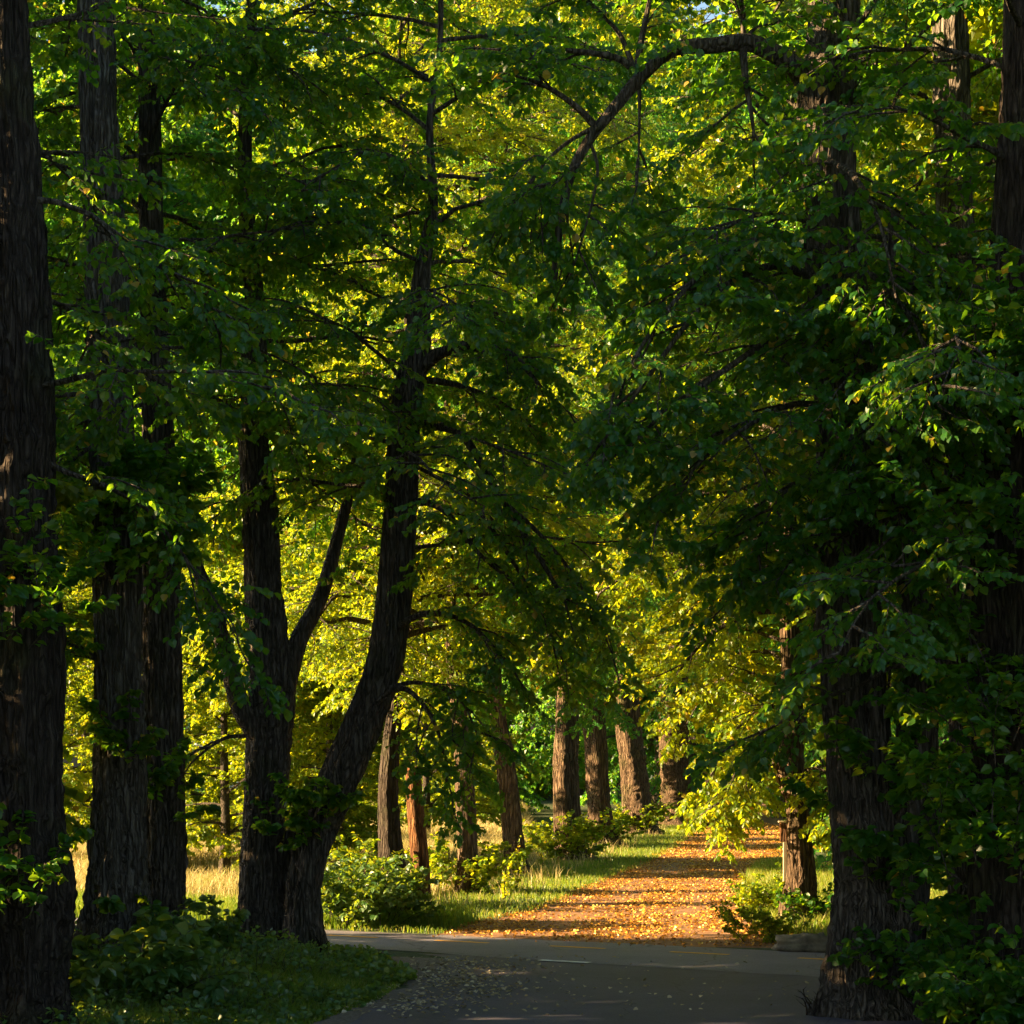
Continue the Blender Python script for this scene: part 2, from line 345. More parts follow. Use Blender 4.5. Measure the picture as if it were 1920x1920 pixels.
# side road the camera stands on
sideL = [(-1.2,-8),(-1.6,6),(-1.55,14),(G(660,1912)[0],G(660,1912)[1]),G(765,1875)[:2],G(800,1835)[:2],G(840,1800)[:2],G(780,1788)[:2]]
sideR = [(5.5,-8),(4.6,6),(3.9,14),(3.6,19),(3.7,20.5),(4.3,22),(5.6,22.9),(7.5,22.6)]
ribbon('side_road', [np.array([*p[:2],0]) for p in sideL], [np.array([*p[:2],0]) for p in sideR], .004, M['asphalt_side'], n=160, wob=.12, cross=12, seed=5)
ribbon('gravel_shoulder', [np.array([-2.3,-8]),np.array([-2.4,6]),np.array([-2.3,14]),G(560,1920)[:2],G(690,1875)[:2],G(745,1835)[:2],G(700,1792)[:2]],
       [np.array([-1.0,-8]),np.array([-1.3,6]),np.array([-1.3,14]),G(720,1920)[:2],G(830,1875)[:2],G(880,1835)[:2],G(900,1800)[:2]], .002, M['gravel'], n=120, wob=.35, cross=6, seed=15)
# driveway up the avenue
driveL = [G(820,1768),G(862,1738),G(1010,1700),G(1130,1650),G(1240,1600),G(1310,1552),G(1345,1525),G(1375,1500),G(1400,1480)]
driveR = [G(1545,1780),G(1440,1735),G(1395,1700),G(1408,1650),G(1450,1600),G(1490,1552),G(1500,1525),G(1505,1500),G(1510,1480)]
ribbon('driveway', driveL, driveR, .005, M['drive'], n=200, wob=.35, cross=10, seed=31)
DL = resample(np.array(driveL),300); DR = resample(np.array(driveR),300)

# ------------------------------------------------------------------ ground cover
def blades(name, pos, h, w, mat, rng, lean=.35, kindv=(0,1)):
    n=len(pos); b=Buf(); a=rng.random(n)*6.283
    S=np.stack([np.cos(a),np.sin(a),0*a],-1); l=rng.normal(0,lean,(n,2)); h=h*(.5+.8*rng.random(n))
    tip=pos+np.stack([l[:,0]*h,l[:,1]*h,h],-1); mid=pos+np.stack([l[:,0]*h*.3,l[:,1]*h*.3,h*.6],-1)
    V=np.stack([pos-S*w/2,pos+S*w/2,mid+S*w*.35,mid-S*w*.35,tip],1)
    f0=(np.arange(n)*5)[:,None]; v=np.repeat(rng.random(n)*(kindv[1]-kindv[0])+kindv[0],5)
    b.add(V.reshape(-1,3), f0+np.array([[0,1,2,3]]),0,v); b.F.append((f0+np.array([[3,2,4]]),0))
    return b.build(name,[mat])
def in_drive(p):
    i = np.clip(np.searchsorted(DL[:,1], p[:,1]),0,len(DL)-1); j=np.clip(np.searchsorted(DR[:,1], p[:,1]),0,len(DR)-1)
    return (p[:,0]>DL[i,0]) & (p[:,0]<DR[j,0]) & (p[:,1]>DL[:,1].min())
def main_s(p):   # signed distance past the far edge of main road
    d = nrm((fe1-fe0)[:2]); n_=np.array([-d[1],d[0]]); return (p[:,:2]-fe0[:2])@n_
def scatter(rng,n,x0,x1,y0,y1,cl=.0,sc_=.8,th=.45):
    p=np.stack([rng.uniform(x0,x1,n),rng.uniform(y0,y1,n),np.zeros(n)],-1)
    if cl: p=p[vnoise(p[:,0]/sc_+50,p[:,1]/sc_+50)>th]
    return p
rng=np.random.default_rng(1)
# avenue verge
p=scatter(rng,130000,-2.5,6,27.5,75); i=np.clip(np.searchsorted(DL[:,1],p[:,1]),0,299)
dx=DL[i,0]-p[:,0]; k=(dx>-.12)&(dx<2.4)&(main_s(p)>.1)&((dx>.05)|(rng.random(len(p))<.5))
tag(blades('verge_grass',p[k],.085,.012,M['grass'],rng,kindv=(0,.85)),'short sunlit green grass on the verge left of the leafy driveway','grass',kind='stuff')
# rough grass strip right of the drive & around
p=scatter(rng,60000,2.3,9,25.5,45); j=np.clip(np.searchsorted(DR[:,1],p[:,1]),0,299)
k=(p[:,0]>DR[j,0]-.1)&(main_s(p)>.25)
tag(blades('rough_grass',p[k],.20,.012,M['grass'],rng,kindv=(.1,.95)),'rough grass and weeds on the right bank of the driveway','grass',kind='stuff')
# taller dry stems round the feet of the avenue trees
p=scatter(rng,12000,-2.5,5,30,68,1,.5,.5); i=np.clip(np.searchsorted(DL[:,1],p[:,1]),0,299); dx=DL[i,0]-p[:,0]
k=(dx>.7)&(dx<2.6)&(main_s(p)>1.0)
tag(blades('tall_verge_grass',p[k],.30,.010,M['dry'],rng,lean=.4),'tall dry stems and seed heads between the avenue trunks','grass',kind='stuff')
# meadow
p=scatter(rng,230000,-16,.5,33,85,1,3.0,.28); i=np.clip(np.searchsorted(DL[:,1],p[:,1]),0,299); k=(DL[i,0]-p[:,0]>2.0)
tag(blades('meadow_grass',p[k],.32,.016,M['dry'],rng,lean=.45),'tall pale dry meadow grass in sun beyond the left tree row','meadow',kind='stuff')
# dark weeds on the foreground bank
def shoulderL(y): 
    q=np.array([[-2.35,0],[-2.35,14],list(G(575,1920)[:2]),list(G(700,1875)[:2]),list(G(765,1835)[:2]),list(G(720,1795)[:2]),[-2.6,27]])
    return np.interp(y,q[:,1],q[:,0])
p=scatter(rng,130000,-7,-.5,17,27.2); k=(p[:,0]<shoulderL(p[:,1])+.05)&(main_s(p)<-2.55)
pb=p[k]; hb=np.clip(np.minimum(shoulderL(pb[:,1])-pb[:,0],-2.45-main_s(pb))/1.3,.22,1)
tag(blades('bank_grass',pb,.19*hb,.010,M['grass'],rng,lean=.5,kindv=(0,.8)),'shaded rough grass on the left road bank','grass',kind='stuff')
p=scatter(rng,40000,-7,-.3,29,36); k=(main_s(p)>.12)&(main_s(p)<2.2)&~in_drive(p)
tag(blades('roadside_grass',p[k],.26,.012,M['grass'],rng,lean=.45,kindv=(0,.7)),'dark green grass along the far edge of the main road','grass',kind='stuff')

def plant_patch(name, base, rng, h, nl, size, mat, fine=True, label='', cat='weeds', kind='stuff', group=None, spread=.5, w=1.0, droop=.03):
    n=len(base); b=Buf()
    d=np.stack([rng.normal(0,spread,n),rng.normal(0,spread,n),np.ones(n)],-1)
    st=grow_lines(rng,base,d,h*(.5+.8*rng.random(n)),4,droop,.12)
    tubes(b,st,np.full((n,1),.004)*np.linspace(1,.4,4)[None,:],3,0)
    leaf_twigs(b,rng,st,nl,size,fine,hang=.15)
    return tag(b.build(name,[M['bark'],mat]),label,cat,group,kind)
ci=rng.choice(len(pb),5200,replace=False); ci=ci[vnoise(pb[ci,0]*1.6+20,pb[ci,1]*1.2)>.30]
plant_patch('undergrowth',pb[ci],rng,.32*hb[ci],9,.055,M['shrub'],label='low leafy weeds covering the shaded left bank beside the side road')

def litter(name, pos, size, mat, rng, label, tilt=.35):
    n=len(pos); b=Buf(); a=rng.random(n)*6.283; D=np.stack([np.cos(a),np.sin(a),rng.normal(0,.18,n)],-1)
    Nn=np.stack([rng.normal(0,tilt,n),rng.normal(0,tilt,n),np.ones(n)],-1)
    pos=pos.copy(); pos[:,2]=.014+.012*rng.random(n)
    leaves(b,pos,D,Nn,size*(.5+.8*rng.random(n)),0,True,rng.random(n))
    return tag(b.build(name,[mat]),label,'fallen leaves',kind='stuff')
p=scatter(rng,230000,-3,8,26.2,70); i=np.clip(np.searchsorted(DL[:,1],p[:,1]),0,299); j=np.clip(np.searchsorted(DR[:,1],p[:,1]),0,299)
k=(p[:,0]>DL[i,0]-.15*rng.random(len(p)))&(p[:,0]<DR[j,0]+.4*rng.random(len(p)))&(main_s(p)>.25-.75*rng.random(len(p))**3)
tt=np.clip((p[:,0]-DL[i,0])/np.maximum(DR[j,0]-DL[i,0],.1),0,1)+.12*(vnoise(p[:,0]*2,p[:,1]*.7+9)-.5)
trk=.38+.62*np.clip(np.minimum(abs(tt-.30),abs(tt-.72))/.14,0,1)
k&=rng.random(len(p))<trk*(.15+1.0*vnoise(p[:,0]*1.6+7,p[:,1]*1.4))
litter('driveway_leaves',p[k],.035,M['litter'],rng,'orange fallen leaves carpeting the sunlit driveway',tilt=.75)
q=[]
for cx,cy,sx_,sy_,n in ((850,1835,55,14,300),(900,1850,70,22,260),(1010,1850,160,40,130),(760,1880,60,14,260),(1330,1860,160,40,45),(880,1810,60,8,110)):
    pp=np.array([G(rng.normal(cx,sx_),np.clip(rng.normal(cy,sy_),1797,1935)) for _ in range(n)]); q.append(pp)
litter('road_leaves',np.vstack(q),.04,M['pale_litter'],rng,'pale dry leaves scattered over the dark side road asphalt')

# ------------------------------------------------------------------ crowns for the farther trees (shared meshes)
def crown_mesh(seed, zlo, zhi, rad, n1, size, mat, fine=False, n2=10, n3=8, nleaf=13, len2=1.5, len3=.65, lowdroop=.16):
    rng=np.random.default_rng(seed); b=Buf()
    z=np.sort(zlo+(zhi-zlo)*rng.random(n1)**1.05); u=(z-zlo)/(zhi-zlo); az=np.arange(n1)*2.399+rng.normal(0,.3,n1)
    prof=np.interp(u,[0,.15,.5,.8,1],[.85,1.,.95,.65,.25])
    Ln=rad*prof*(.75+.45*rng.random(n1)); el=np.interp(u,[0,.5,1],[.25,.5,1.1])+rng.normal(0,.12,n1)
    d=np.stack([np.cos(az)*np.cos(el),np.sin(az)*np.cos(el),np.sin(el)],-1)
    L1=grow_lines(rng,np.stack([0*z,0*z,z],-1),d,Ln,8,np.interp(u,[0,1],[lowdroop,.03]),.07)
    foliage(b,rng,L1,.02+.05*(1-u),n2=n2,len2=len2,n3=n3,len3=len3,nleaf=nleaf,size=size,fine=fine,var=(0,1))
    o=b.build('crown',[M['bark'],mat]); me=o.data; bpy.data.objects.remove(o); return me
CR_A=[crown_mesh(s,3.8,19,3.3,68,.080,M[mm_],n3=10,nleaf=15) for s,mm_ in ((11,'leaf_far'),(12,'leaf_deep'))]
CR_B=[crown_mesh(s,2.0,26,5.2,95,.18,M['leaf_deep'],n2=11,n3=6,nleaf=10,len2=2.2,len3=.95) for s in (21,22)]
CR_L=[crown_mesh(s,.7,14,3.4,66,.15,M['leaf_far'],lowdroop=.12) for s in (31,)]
def put_crown(me, parent, loc, rz, s=1.0):
    o=bpy.data.objects.new('crown',me); col.objects.link(o); o.parent=parent; o.location=loc; o.rotation_euler=(0,0,rz); o.scale=(s,s,s); return o

def px_trunk(pts, d, off=0):
    """[(px,py,width px)] at depth d -> points, radii"""
    return np.array([P(a,b_,d) for a,b_,_ in pts]), np.array([w/F*d/2 for *_,w in pts])

# ------------------------------------------------------------------ avenue trees
def shoots(parent, c, rng, n, h, spread, size, mat, name='basal_foliage', fine=True, zr=(0,.3), nl=12):
    b=Buf(); a=rng.random(n)*6.283; r=spread*np.sqrt(rng.random(n))
    base=np.array(c)+np.stack([np.cos(a)*r,np.sin(a)*r,rng.uniform(*zr,n)],-1)
    d=np.stack([np.cos(a)*.5,np.sin(a)*.5,.9*np.ones(n)],-1)+rng.normal(0,.3,(n,3))
    st=grow_lines(rng,base,d,h*(.4+.8*rng.random(n)),5,.10,.12)
    tubes(b,st,np.full((n,1),.007)*np.linspace(1,.3,5)[None,:],3,0)
    Tw,_,_=children(rng,st,4,.3,1,.8,h*.35,4,.12,.1); tubes(b,Tw,np.full((len(Tw),1),.003)*np.ones((1,4)),3,0)
    leaf_twigs(b,rng,np.concatenate([resample_b(st,4),Tw]),nl,size,fine,hang=.4)
    return b.build(name,[M['bark'],mat],parent)
def resample_b(st,K):
    i=np.linspace(0,st.shape[1]-1,K).round().astype(int); return st[:,i]

AV=[ # label, px base pts [(px,py,w)], depth, crown idx, rot, shoots (n,h,spread)
 ('slim brown avenue tree beside the tall wooden post, young sunlit shoots at its foot', [(879,1675,42),(876,1600,36),(872,1500,35),(866,1400,31),(853,1280,27),(845,1150,22),(840,1000,18),(838,700,10)],36,0,.3,(30,.9,.5)),
 ('slender tree leaning left, second avenue trunk right of the wooden post', [(968,1641,44),(962,1570,36),(950,1450,34),(935,1350,29),(925,1250,26),(912,1120,22),(905,950,18),(900,600,9)],41,1,1.3,(8,.7,.4)),
 ('dark thick avenue trunk with a burl and ivy-green shrub at its left foot', [(1072,1613,62),(1064,1560,50),(1060,1450,48),(1062,1380,44),(1064,1260,38),(1066,1100,32),(1068,850,24),(1070,500,12)],46.5,1,2.2,(46,1.0,.75)),
 ('fourth trunk of the left avenue row, its lower bark sunlit, leafy foot', [(1131,1588,58),(1124,1520,46),(1118,1420,42),(1112,1330,40),(1110,1200,36),(1110,1000,28),(1112,600,14)],53,1,3.1,(26,.9,.6)),
 ('gnarled fifth trunk of the left avenue row with a round burl high up', [(1200,1567,64),(1194,1500,50),(1185,1420,46),(1175,1330,44),(1172,1200,40),(1172,950,28),(1175,550,12)],59.5,1,4.4,(22,1.0,.6)),
 ('thick orange-lit trunk at the far end of the left avenue row', [(1275,1549,72),(1268,1480,58),(1262,1400,54),(1262,1300,54),(1268,1200,54),(1272,1000,40),(1275,500,15)],66.5,1,5.2,(26,1.3,.8)),
]
for n_,(lab,pts,d,ci,rz,sh) in enumerate(AV):
    base=P(pts[0][0],HY+H*F/d,d); t=empty('avenue_tree',lab,'tree',base,'trees of the left avenue row')
    b=Buf(); Q,rr=px_trunk(pts,d); Q[0,2]=-.05; bark_tube(b,Q-base,rr,seg=72,step=.06,flute=.09,ridge=.08,flare=.55,seed=40+n_)
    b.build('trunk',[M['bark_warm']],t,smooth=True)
    top=Q[4]-base; put_crown(CR_A[ci],t,(top[0],0,.9 if n_==0 else .2),rz,1.0+.03*n_)
    shoots(t,(-.15,-.1,0),np.random.default_rng(60+n_),int(sh[0]*1.2),sh[1]*.75,sh[2]*.8,.072,M['leaf_far'])
# right of drive
pts=[(1503,1735,84),(1498,1690,62),(1503,1640,50),(1498,1560,44),(1494,1500,42),(1482,1455,50),(1478,1420,54),(1486,1380,42),(1484,1280,36),(1480,1150,32),(1478,950,26),(1478,600,14)]
d=9900/335.; base=P(1503,1735,d); t=empty('roadside_tree','crooked knobbly tree right of the driveway, sunlit bark, beside the pale post','tree',base)
b=Buf(); Q,rr=px_trunk(pts,d); Q[0,2]=-.05; bark_tube(b,Q-base,rr,seg=96,step=.04,flute=.12,ridge=.09,flare=.35,seed=77); b.build('trunk',[M['bark_warm']],t,smooth=True)
put_crown(CR_A[0],t,(-.1,0,.3),.9,.95); shoots(t,(0,-.2,0),np.random.default_rng(5),14,.4,.3,.06,M['leaf'])
# its low sunlit boughs hanging over the drive
def boughs(parent, base, lines, rng, name='bough', r=.03, mat='leaf', **kw):
    b=Buf(); K=8
    L1=np.array([resample(np.array([P(*q) for q in l]),K) for l in lines])-np.array(base)
    foliage(b,rng,L1,np.full(len(L1),r),**kw)
    return b.build(name,[M['bark'],M[mat]],parent)
rg=np.random.default_rng(8)
boughs(t,base,[[(1490,1330,29.5),(1420,1330,29.6),(1360,1400,29.8),(1320,1500,30)],[(1490,1380,29.5),(1430,1400,29.3),(1380,1450,29.2),(1340,1520,29)],
  [(1490,1300,29.5),(1400,1260,30),(1330,1290,30.5),(1280,1370,31)],[(1490,1420,29.5),(1450,1430,29.8),(1410,1470,30),(1380,1530,30)],
  [(1490,1200,29.5),(1430,1120,30),(1350,1110,30.5),(1290,1180,31)],[(1495,1450,29.5),(1540,1440,29.2),(1560,1480,29),(1570,1540,29)],
  [(1490,1250,29.5),(1540,1200,30),(1580,1220,30.5),(1600,1300,31)],
  [(1490,1150,29.6),(1440,1050,31),(1350,1010,32.5),(1260,1050,33.5)],[(1490,1180,29.6),(1450,1120,31),(1400,1120,32),(1330,1200,33)],[(1490,1080,29.6),(1450,990,30.5),(1400,960,31.5),(1330,1010,32)],
  [(1490,1260,29.6),(1440,1220,30.5),(1400,1230,31.5),(1350,1290,32)],[(1490,1210,29.6),(1400,1180,31),(1300,1170,32.5),(1230,1210,34)],[(1490,1340,29.6),(1450,1300,30.5),(1430,1310,31),(1400,1360,31.5)],
  [(1490,1120,29.6),(1520,1060,30),(1540,1080,30.5),(1550,1180,31)],[(1490,1000,29.6),(1420,900,30.5),(1340,880,31.5),(1260,940,32)]],
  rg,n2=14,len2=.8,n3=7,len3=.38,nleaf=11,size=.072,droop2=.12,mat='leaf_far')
# far right-hand row, half hidden by the boughs
for n_,(px,py,w,lab,rz,sc_) in enumerate(((1325,1500,26,'thin dark trunk farthest down the driveway, left of the hanging boughs',.5,.9),(1600,1545,50,'avenue tree behind the big double trunk, on the right of the drive',1.7,1.0),
        (1660,1600,60,'right avenue tree glimpsed through the gap beside the big double trunk',2.9,1.0),(1560,1520,50,'right avenue tree hidden behind the sunlit boughs',3.9,1.0))):
    d=9900/(py-1400.); base=P(px,py,d); t=empty('avenue_tree',lab,'tree',base,'trees of the right avenue row')
    b=Buf(); w_=w/F*d; bark_tube(b,np.array([[0,0,-.05],[.05,0,2],[-.1,0,5],[0,0,9],[0,0,15]]),[w_*.5,w_*.42,w_*.4,w_*.3,w_*.12],seg=64,step=.08,flute=.09,ridge=.07,flare=.4,seed=90+n_)
    b.build('trunk',[M['bark_warm']],t,smooth=True); put_crown(CR_A[n_%2],t,(0,0,0),rz,sc_)
# tree and post beyond the road, left of the avenue
d=33.; base=P(738,1700,d); t=empty('roadside_tree','grey-brown tree rising from the shrub left of the wooden post','tree',base)
b=Buf(); Q,rr=px_trunk([(738,1700,58),(733,1600,44),(728,1500,36),(733,1400,30),(742,1300,24),(750,1180,19),(752,1050,15),(760,800,12),(765,400,8)],d); bark_tube(b,Q-base,rr,seg=80,step=.05,flute=.1,ridge=.08,flare=.4,seed=101)
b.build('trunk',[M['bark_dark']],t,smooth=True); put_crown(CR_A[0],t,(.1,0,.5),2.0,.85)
base=P(792,1696,33.4); t=empty('wooden_post','tall weathered split wooden post, orange in the sun, beside the shrub','post',base)
b=Buf(); bark_tube(b,np.array([P(792,1700,33.4),P(788,1620,33.4),P(780,1530,33.4),P(774,1440,33.4)])-base,np.array([18,17,16,14])/F*33.4,seg=40,step=.05,flute=.05,ridge=.05,seed=7)
b.build('post_shaft',[M['post_wood']],t,smooth=True)

def box(b,c,s,mat=0,bev=0):
    c=np.array(c,float); s=np.array(s,float)/2
    V=np.array([[x,y,z] for x in (-1,1) for y in (-1,1) for z in (-1,1)])*s+c
    b.add(V,np.array([[0,1,3,2],[4,6,7,5],[0,4,5,1],[2,3,7,6],[0,2,6,4],[1,5,7,3]]),mat)
def bevel(o,w=.008):
    m_=o.modifiers.new('bevel','BEVEL'); m_.width=w; m_.segments=2; return o
base=G(1472,1722); t=empty('sign_post','narrow pale post with a small board on top, against the crooked tree','sign post',base)
d=base[1]; b=Buf(); hh=(1722-1578)/F*d; box(b,(0,0,hh/2),(.055,.055,hh)); bevel(b.build('post',[M['pale_wood']],t))
b=Buf(); box(b,(-.01,0,hh+.13),(.13,.05,.27)); bevel(b.build('board',[M['post_wood']],t))
b=Buf(); box(b,(-.01,-.0,hh+.278),(.17,.09,.025)); bevel(b.build('cap',[M['pale_wood']],t))
# low boulder
rg=np.random.default_rng(14); a=np.linspace(0,2*np.pi,40,endpoint=False); ph=np.linspace(0,np.pi/2,14)
A_,Ph=np.meshgrid(a,ph); c=G(1522,1786); r_=1+.35*(vnoise(A_/6.283*8,Ph*4,8)-.5)+.2*(vnoise(A_/6.283*16,Ph*9+4,16)-.5)
bl=lambda v,e: np.sign(v)*np.abs(v)**e
V=np.stack([.40*r_*bl(np.cos(A_),.6)*np.cos(Ph*.98)**.4,.26*r_*bl(np.sin(A_),.6)*np.cos(Ph*.98)**.4,.19*r_*bl(np.sin(Ph),.9)],-1)
i=(np.arange(13)*40)[:,None]; j=np.arange(40)[None,:]
b=Buf(); b.add(V.reshape(-1,3),np.stack([i+j,i+(j+1)%40,i+40+(j+1)%40,i+40+j],-1).reshape(-1,4)); o=b.build('boulder',[M['stone']],smooth=True); o.location=c+np.array([0,.25,-.02])
tag(o,'low rough boulder at the roadside between driveway and big trunk','boulder')

# ------------------------------------------------------------------ foreground trees
def near_tree(name, label, stems, d, zr, n1, limbs=(), seed=0, barkm='bark', Lr=3.0, az=None, fine=True, size=.068, sh=None, kw={}, reach=None, thin=1.0, front=.95, limb_thin=1.0, dense=0, prune=None):
    """stems: list of px polylines (first = main trunk). limbs: [(px polyline with depth, width px)]"""
    rng=np.random.default_rng(seed); s0=stems[0]; base=P(s0[0][0],HY+H*F/d,d); t=empty(name,label,'tree',base)
    b=Buf()
    for k,s in enumerate(stems):
        Q,rr=px_trunk(s,d); 
        if k==0 or s[0][1]>1650: Q[0,2]=-.06
        bark_tube(b,Q-base,rr,seg=144,step=.03,flute=.11,ridge=.12,flare=.32 if s[0][1]>1650 else 0,seed=seed+k)
        if k==0: main_Q,main_r=Q,rr
    b.build('trunk',[M[barkm]],t,smooth=True)
    extra=[]
    for l,w in limbs:
        Q=np.array([P(*q[:3]) for q in l])-base; dd=np.array([q[2] for q in l]); m_=len(l)
        rr=np.linspace(1,.3,m_)*w/F*dd/2
        b=Buf(); bark_tube(b,Q,rr,seg=48,step=.03,flute=.06,ridge=.07,seed=seed+len(extra)+20); b.build('limb',[M['bark']],t,smooth=True)
        extra.append(resample(Q,8))
    # crown
    b=Buf(); z=np.linspace(zr[0],zr[1],n1)+rng.normal(0,.12,n1); u=(z-zr[0])/(zr[1]-zr[0])
    oz=np.argsort(main_Q[:,2]); cx=np.interp(z,main_Q[oz,2],main_Q[oz,0])-base[0]; cr=np.interp(z,main_Q[oz,2],main_r[oz])
    a=np.arange(n1)*2.399+rng.normal(0,.35,n1)
    a=(a+np.pi/2)%(2*np.pi); gap=front                      # limbs on the open road side were pruned
    a=gap+a/(2*np.pi)*(2*np.pi-2*gap)-np.pi/2
    if az is not None: a=az[0]+(a+np.pi/2-gap)/(2*np.pi-2*gap)*(az[1]-az[0])
    el=np.interp(u,[0,.5,1],[.15,.45,1.0])+rng.normal(0,.28,n1)
    dv=np.stack([np.cos(a)*np.cos(el),np.sin(a)*np.cos(el),np.sin(el)],-1)
    Ln=Lr*np.interp(u,[0,.2,.7,1],[.8,1,.9,.5])*(.7+.5*rng.random(n1))
    L1=grow_lines(rng,np.stack([cx,0*z,z],-1)+dv*cr[:,None]*.6,dv,Ln,8,.13,.14)
    k_=dict(n2=9,len2=1.0,n3=7,len3=.5,nleaf=14,size=size,fine=fine,thin=thin); k_.update(kw)
    if prune:
        x0,x1,y0,y1=prune
        def clr(q):
            w_=q+base; px=CX+F*w_[:,0]/w_[:,1]; py=HY-(w_[:,2]-H)*F/w_[:,1]; return ~((px>x0)&(px<x1)&(py>y0)&(py<y1))
        k_['clear']=clr
    foliage(b,rng,L1,np.full(n1,.028),**k_)
    if extra:
        k_['t0']=.35; ne=len(extra)-dense
        if ne: foliage(b,rng,np.array(extra[:ne]),np.full(ne,.004),**{**k_,'thin':limb_thin})
        if dense: foliage(b,rng,np.array(extra[ne:]),np.full(dense,.004),**{**k_,'n2':12,'t0':.15})
    b.build('crown',[M['bark'],M['leaf']],t)
    if sh:
        for (px,py,dz,n,h,sp,sz) in sh:
            c=P(px,py,d+dz)-base; shoots(t,c,rng,n,h,sp,sz,M['leaf'],zr=(-.3,.3))
    return t
CAMY=0
# leftmost
near_tree('lime_tree','massive near-black trunk cut by the left edge of the photo',
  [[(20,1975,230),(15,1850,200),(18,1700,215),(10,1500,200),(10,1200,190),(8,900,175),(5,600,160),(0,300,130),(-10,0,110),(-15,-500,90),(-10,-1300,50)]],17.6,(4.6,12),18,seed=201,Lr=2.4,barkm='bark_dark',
  sh=[(10,1650,-.6,10,.6,.3,.08),(10,1150,-.6,18,.8,.4,.08)])
near_tree('lime_tree','tall furrowed grey trunk, second from the left, standing free with a flared foot',
  [[(225,1805,175),(222,1700,128),(226,1560,104),(225,1400,100),(222,1250,92),(216,1000,86),(206,700,80),(198,450,74),(186,200,66),(184,0,64),(180,-500,54),(180,-1100,30)]],24.4,(6.2,15.5),26,prune=(325,470,1000,1420),seed=211,barkm='bark_grey',Lr=3.0,
  limbs=[([(215,780,24.4),(160,742,24.2),(100,745,24),(60,770,24)],14),([(220,830,24.4),(170,840,24.4),(110,880,24.4)],12),([(225,1245,24.4),(170,1230,24.3),(120,1200,24.2)],18)],
  sh=[(250,1740,-.5,8,.5,.3,.10),(240,1400,-.4,8,.5,.2,.09),(270,960,-.7,26,.8,.4,.10),(240,1060,-.7,22,.8,.4,.10)])
near_tree('lime_tree','dark slimmer trunk close behind the right side of the grey furrowed one',
  [[(312,1790,92),(310,1700,78),(310,1550,74),(306,1350,70),(300,1150,68),(298,950,60),(292,700,50),(284,450,42),(280,200,36),(275,-300,30),(270,-900,18)]],25.6,(6.2,15),28,prune=(325,470,1000,1420),seed=221,Lr=3.0,front=.5,
  limbs=[([(310,1180,25.6),(360,1160,25.6),(420,1190,25.6)],12)],sh=[(290,1500,-.5,10,.5,.25,.09)])
near_tree('lime_tree','gnarled trunk with a limb forking left and another right, left of the leaning tree',
  [[(498,1790,124),(495,1700,92),(492,1600,76),(498,1500,72),(505,1400,76),(510,1310,80),(500,1200,70),(492,1080,62),(485,950,60),(472,800,48),(478,600,36),(458,300,26),(480,-200,18),(465,-800,14)],
   [(555,1770,40),(548,1700,50),(552,1640,60),(560,1560,44)]],26.4,(6.0,15),34,prune=(325,470,1000,1420),seed=231,Lr=3.0,front=.75,limb_thin=.35,
  limbs=[([(490,1380,26.3),(452,1325,26.2),(425,1230,26.1),(395,1130,26),(360,1040,26),(330,960,26),(310,850,26)],44),([(535,1290,26.4),(560,1200,26.5),(600,1120,26.6),(632,1010,26.7),(660,900,26.8),(680,760,26.9)],40),
         ([(460,1380,26),(420,1385,25.8),(370,1420,25.6),(345,1450,25.5)],8)],
  sh=[(520,1560,-.5,7,.45,.25,.08)])
near_tree('lime_tree','bent dark tree leaning right from the roadside, boughs arching to the right',
  [[(572,1768,76),(566,1700,62),(575,1620,62),(602,1540,66),(640,1450,70),(680,1360,66),(715,1270,62),(735,1170,62),(745,1050,56),(752,930,54),(755,850,52),(762,760,50),(782,660,46),(787,570,36),(794,490,26),(812,380,17),(806,230,12),(826,50,9),(820,-400,6)]],25.9,(4.9,15),38,seed=241,Lr=3.2,front=0,
  limbs=[([(780,700,25.9),(830,660,25.7),(900,645,25.5),(960,665,25.3),(1010,720,25)],26),([(775,710,25.9),(850,720,26),(930,750,26),(990,790,26)],14),([(765,790,25.9),(830,800,25.7),(870,820,25.6),(920,900,25.5),(970,980,25.4),(1020,1060,25.3),(1060,1130,25.2)],20),
   ([(752,940,25.9),(810,945,25.7),(850,975,25.5),(900,1040,25.3),(960,1090,25.1)],16),([(785,570,25.9),(840,575,26),(900,575,26),(960,600,26)],12),
   ([(690,1330,25.8),(750,1290,25.5),(800,1330,25.2),(830,1400,25),(840,1470,25)],12),([(700,1300,25.8),(780,1280,25.6),(860,1310,25.3),(900,1390,25)],10),([(735,1180,25.8),(800,1150,25.4),(880,1170,25.2),(950,1240,25)],14),
   ([(930,930,25.6),(1010,1000,25.6),(1090,1100,25.7),(1150,1230,25.8)],10),([(900,960,25.5),(960,1050,25.5),(1010,1140,25.5),(1060,1250,25.5)],10)],
  sh=[(590,1530,-.4,14,.45,.2,.09)],kw=dict())
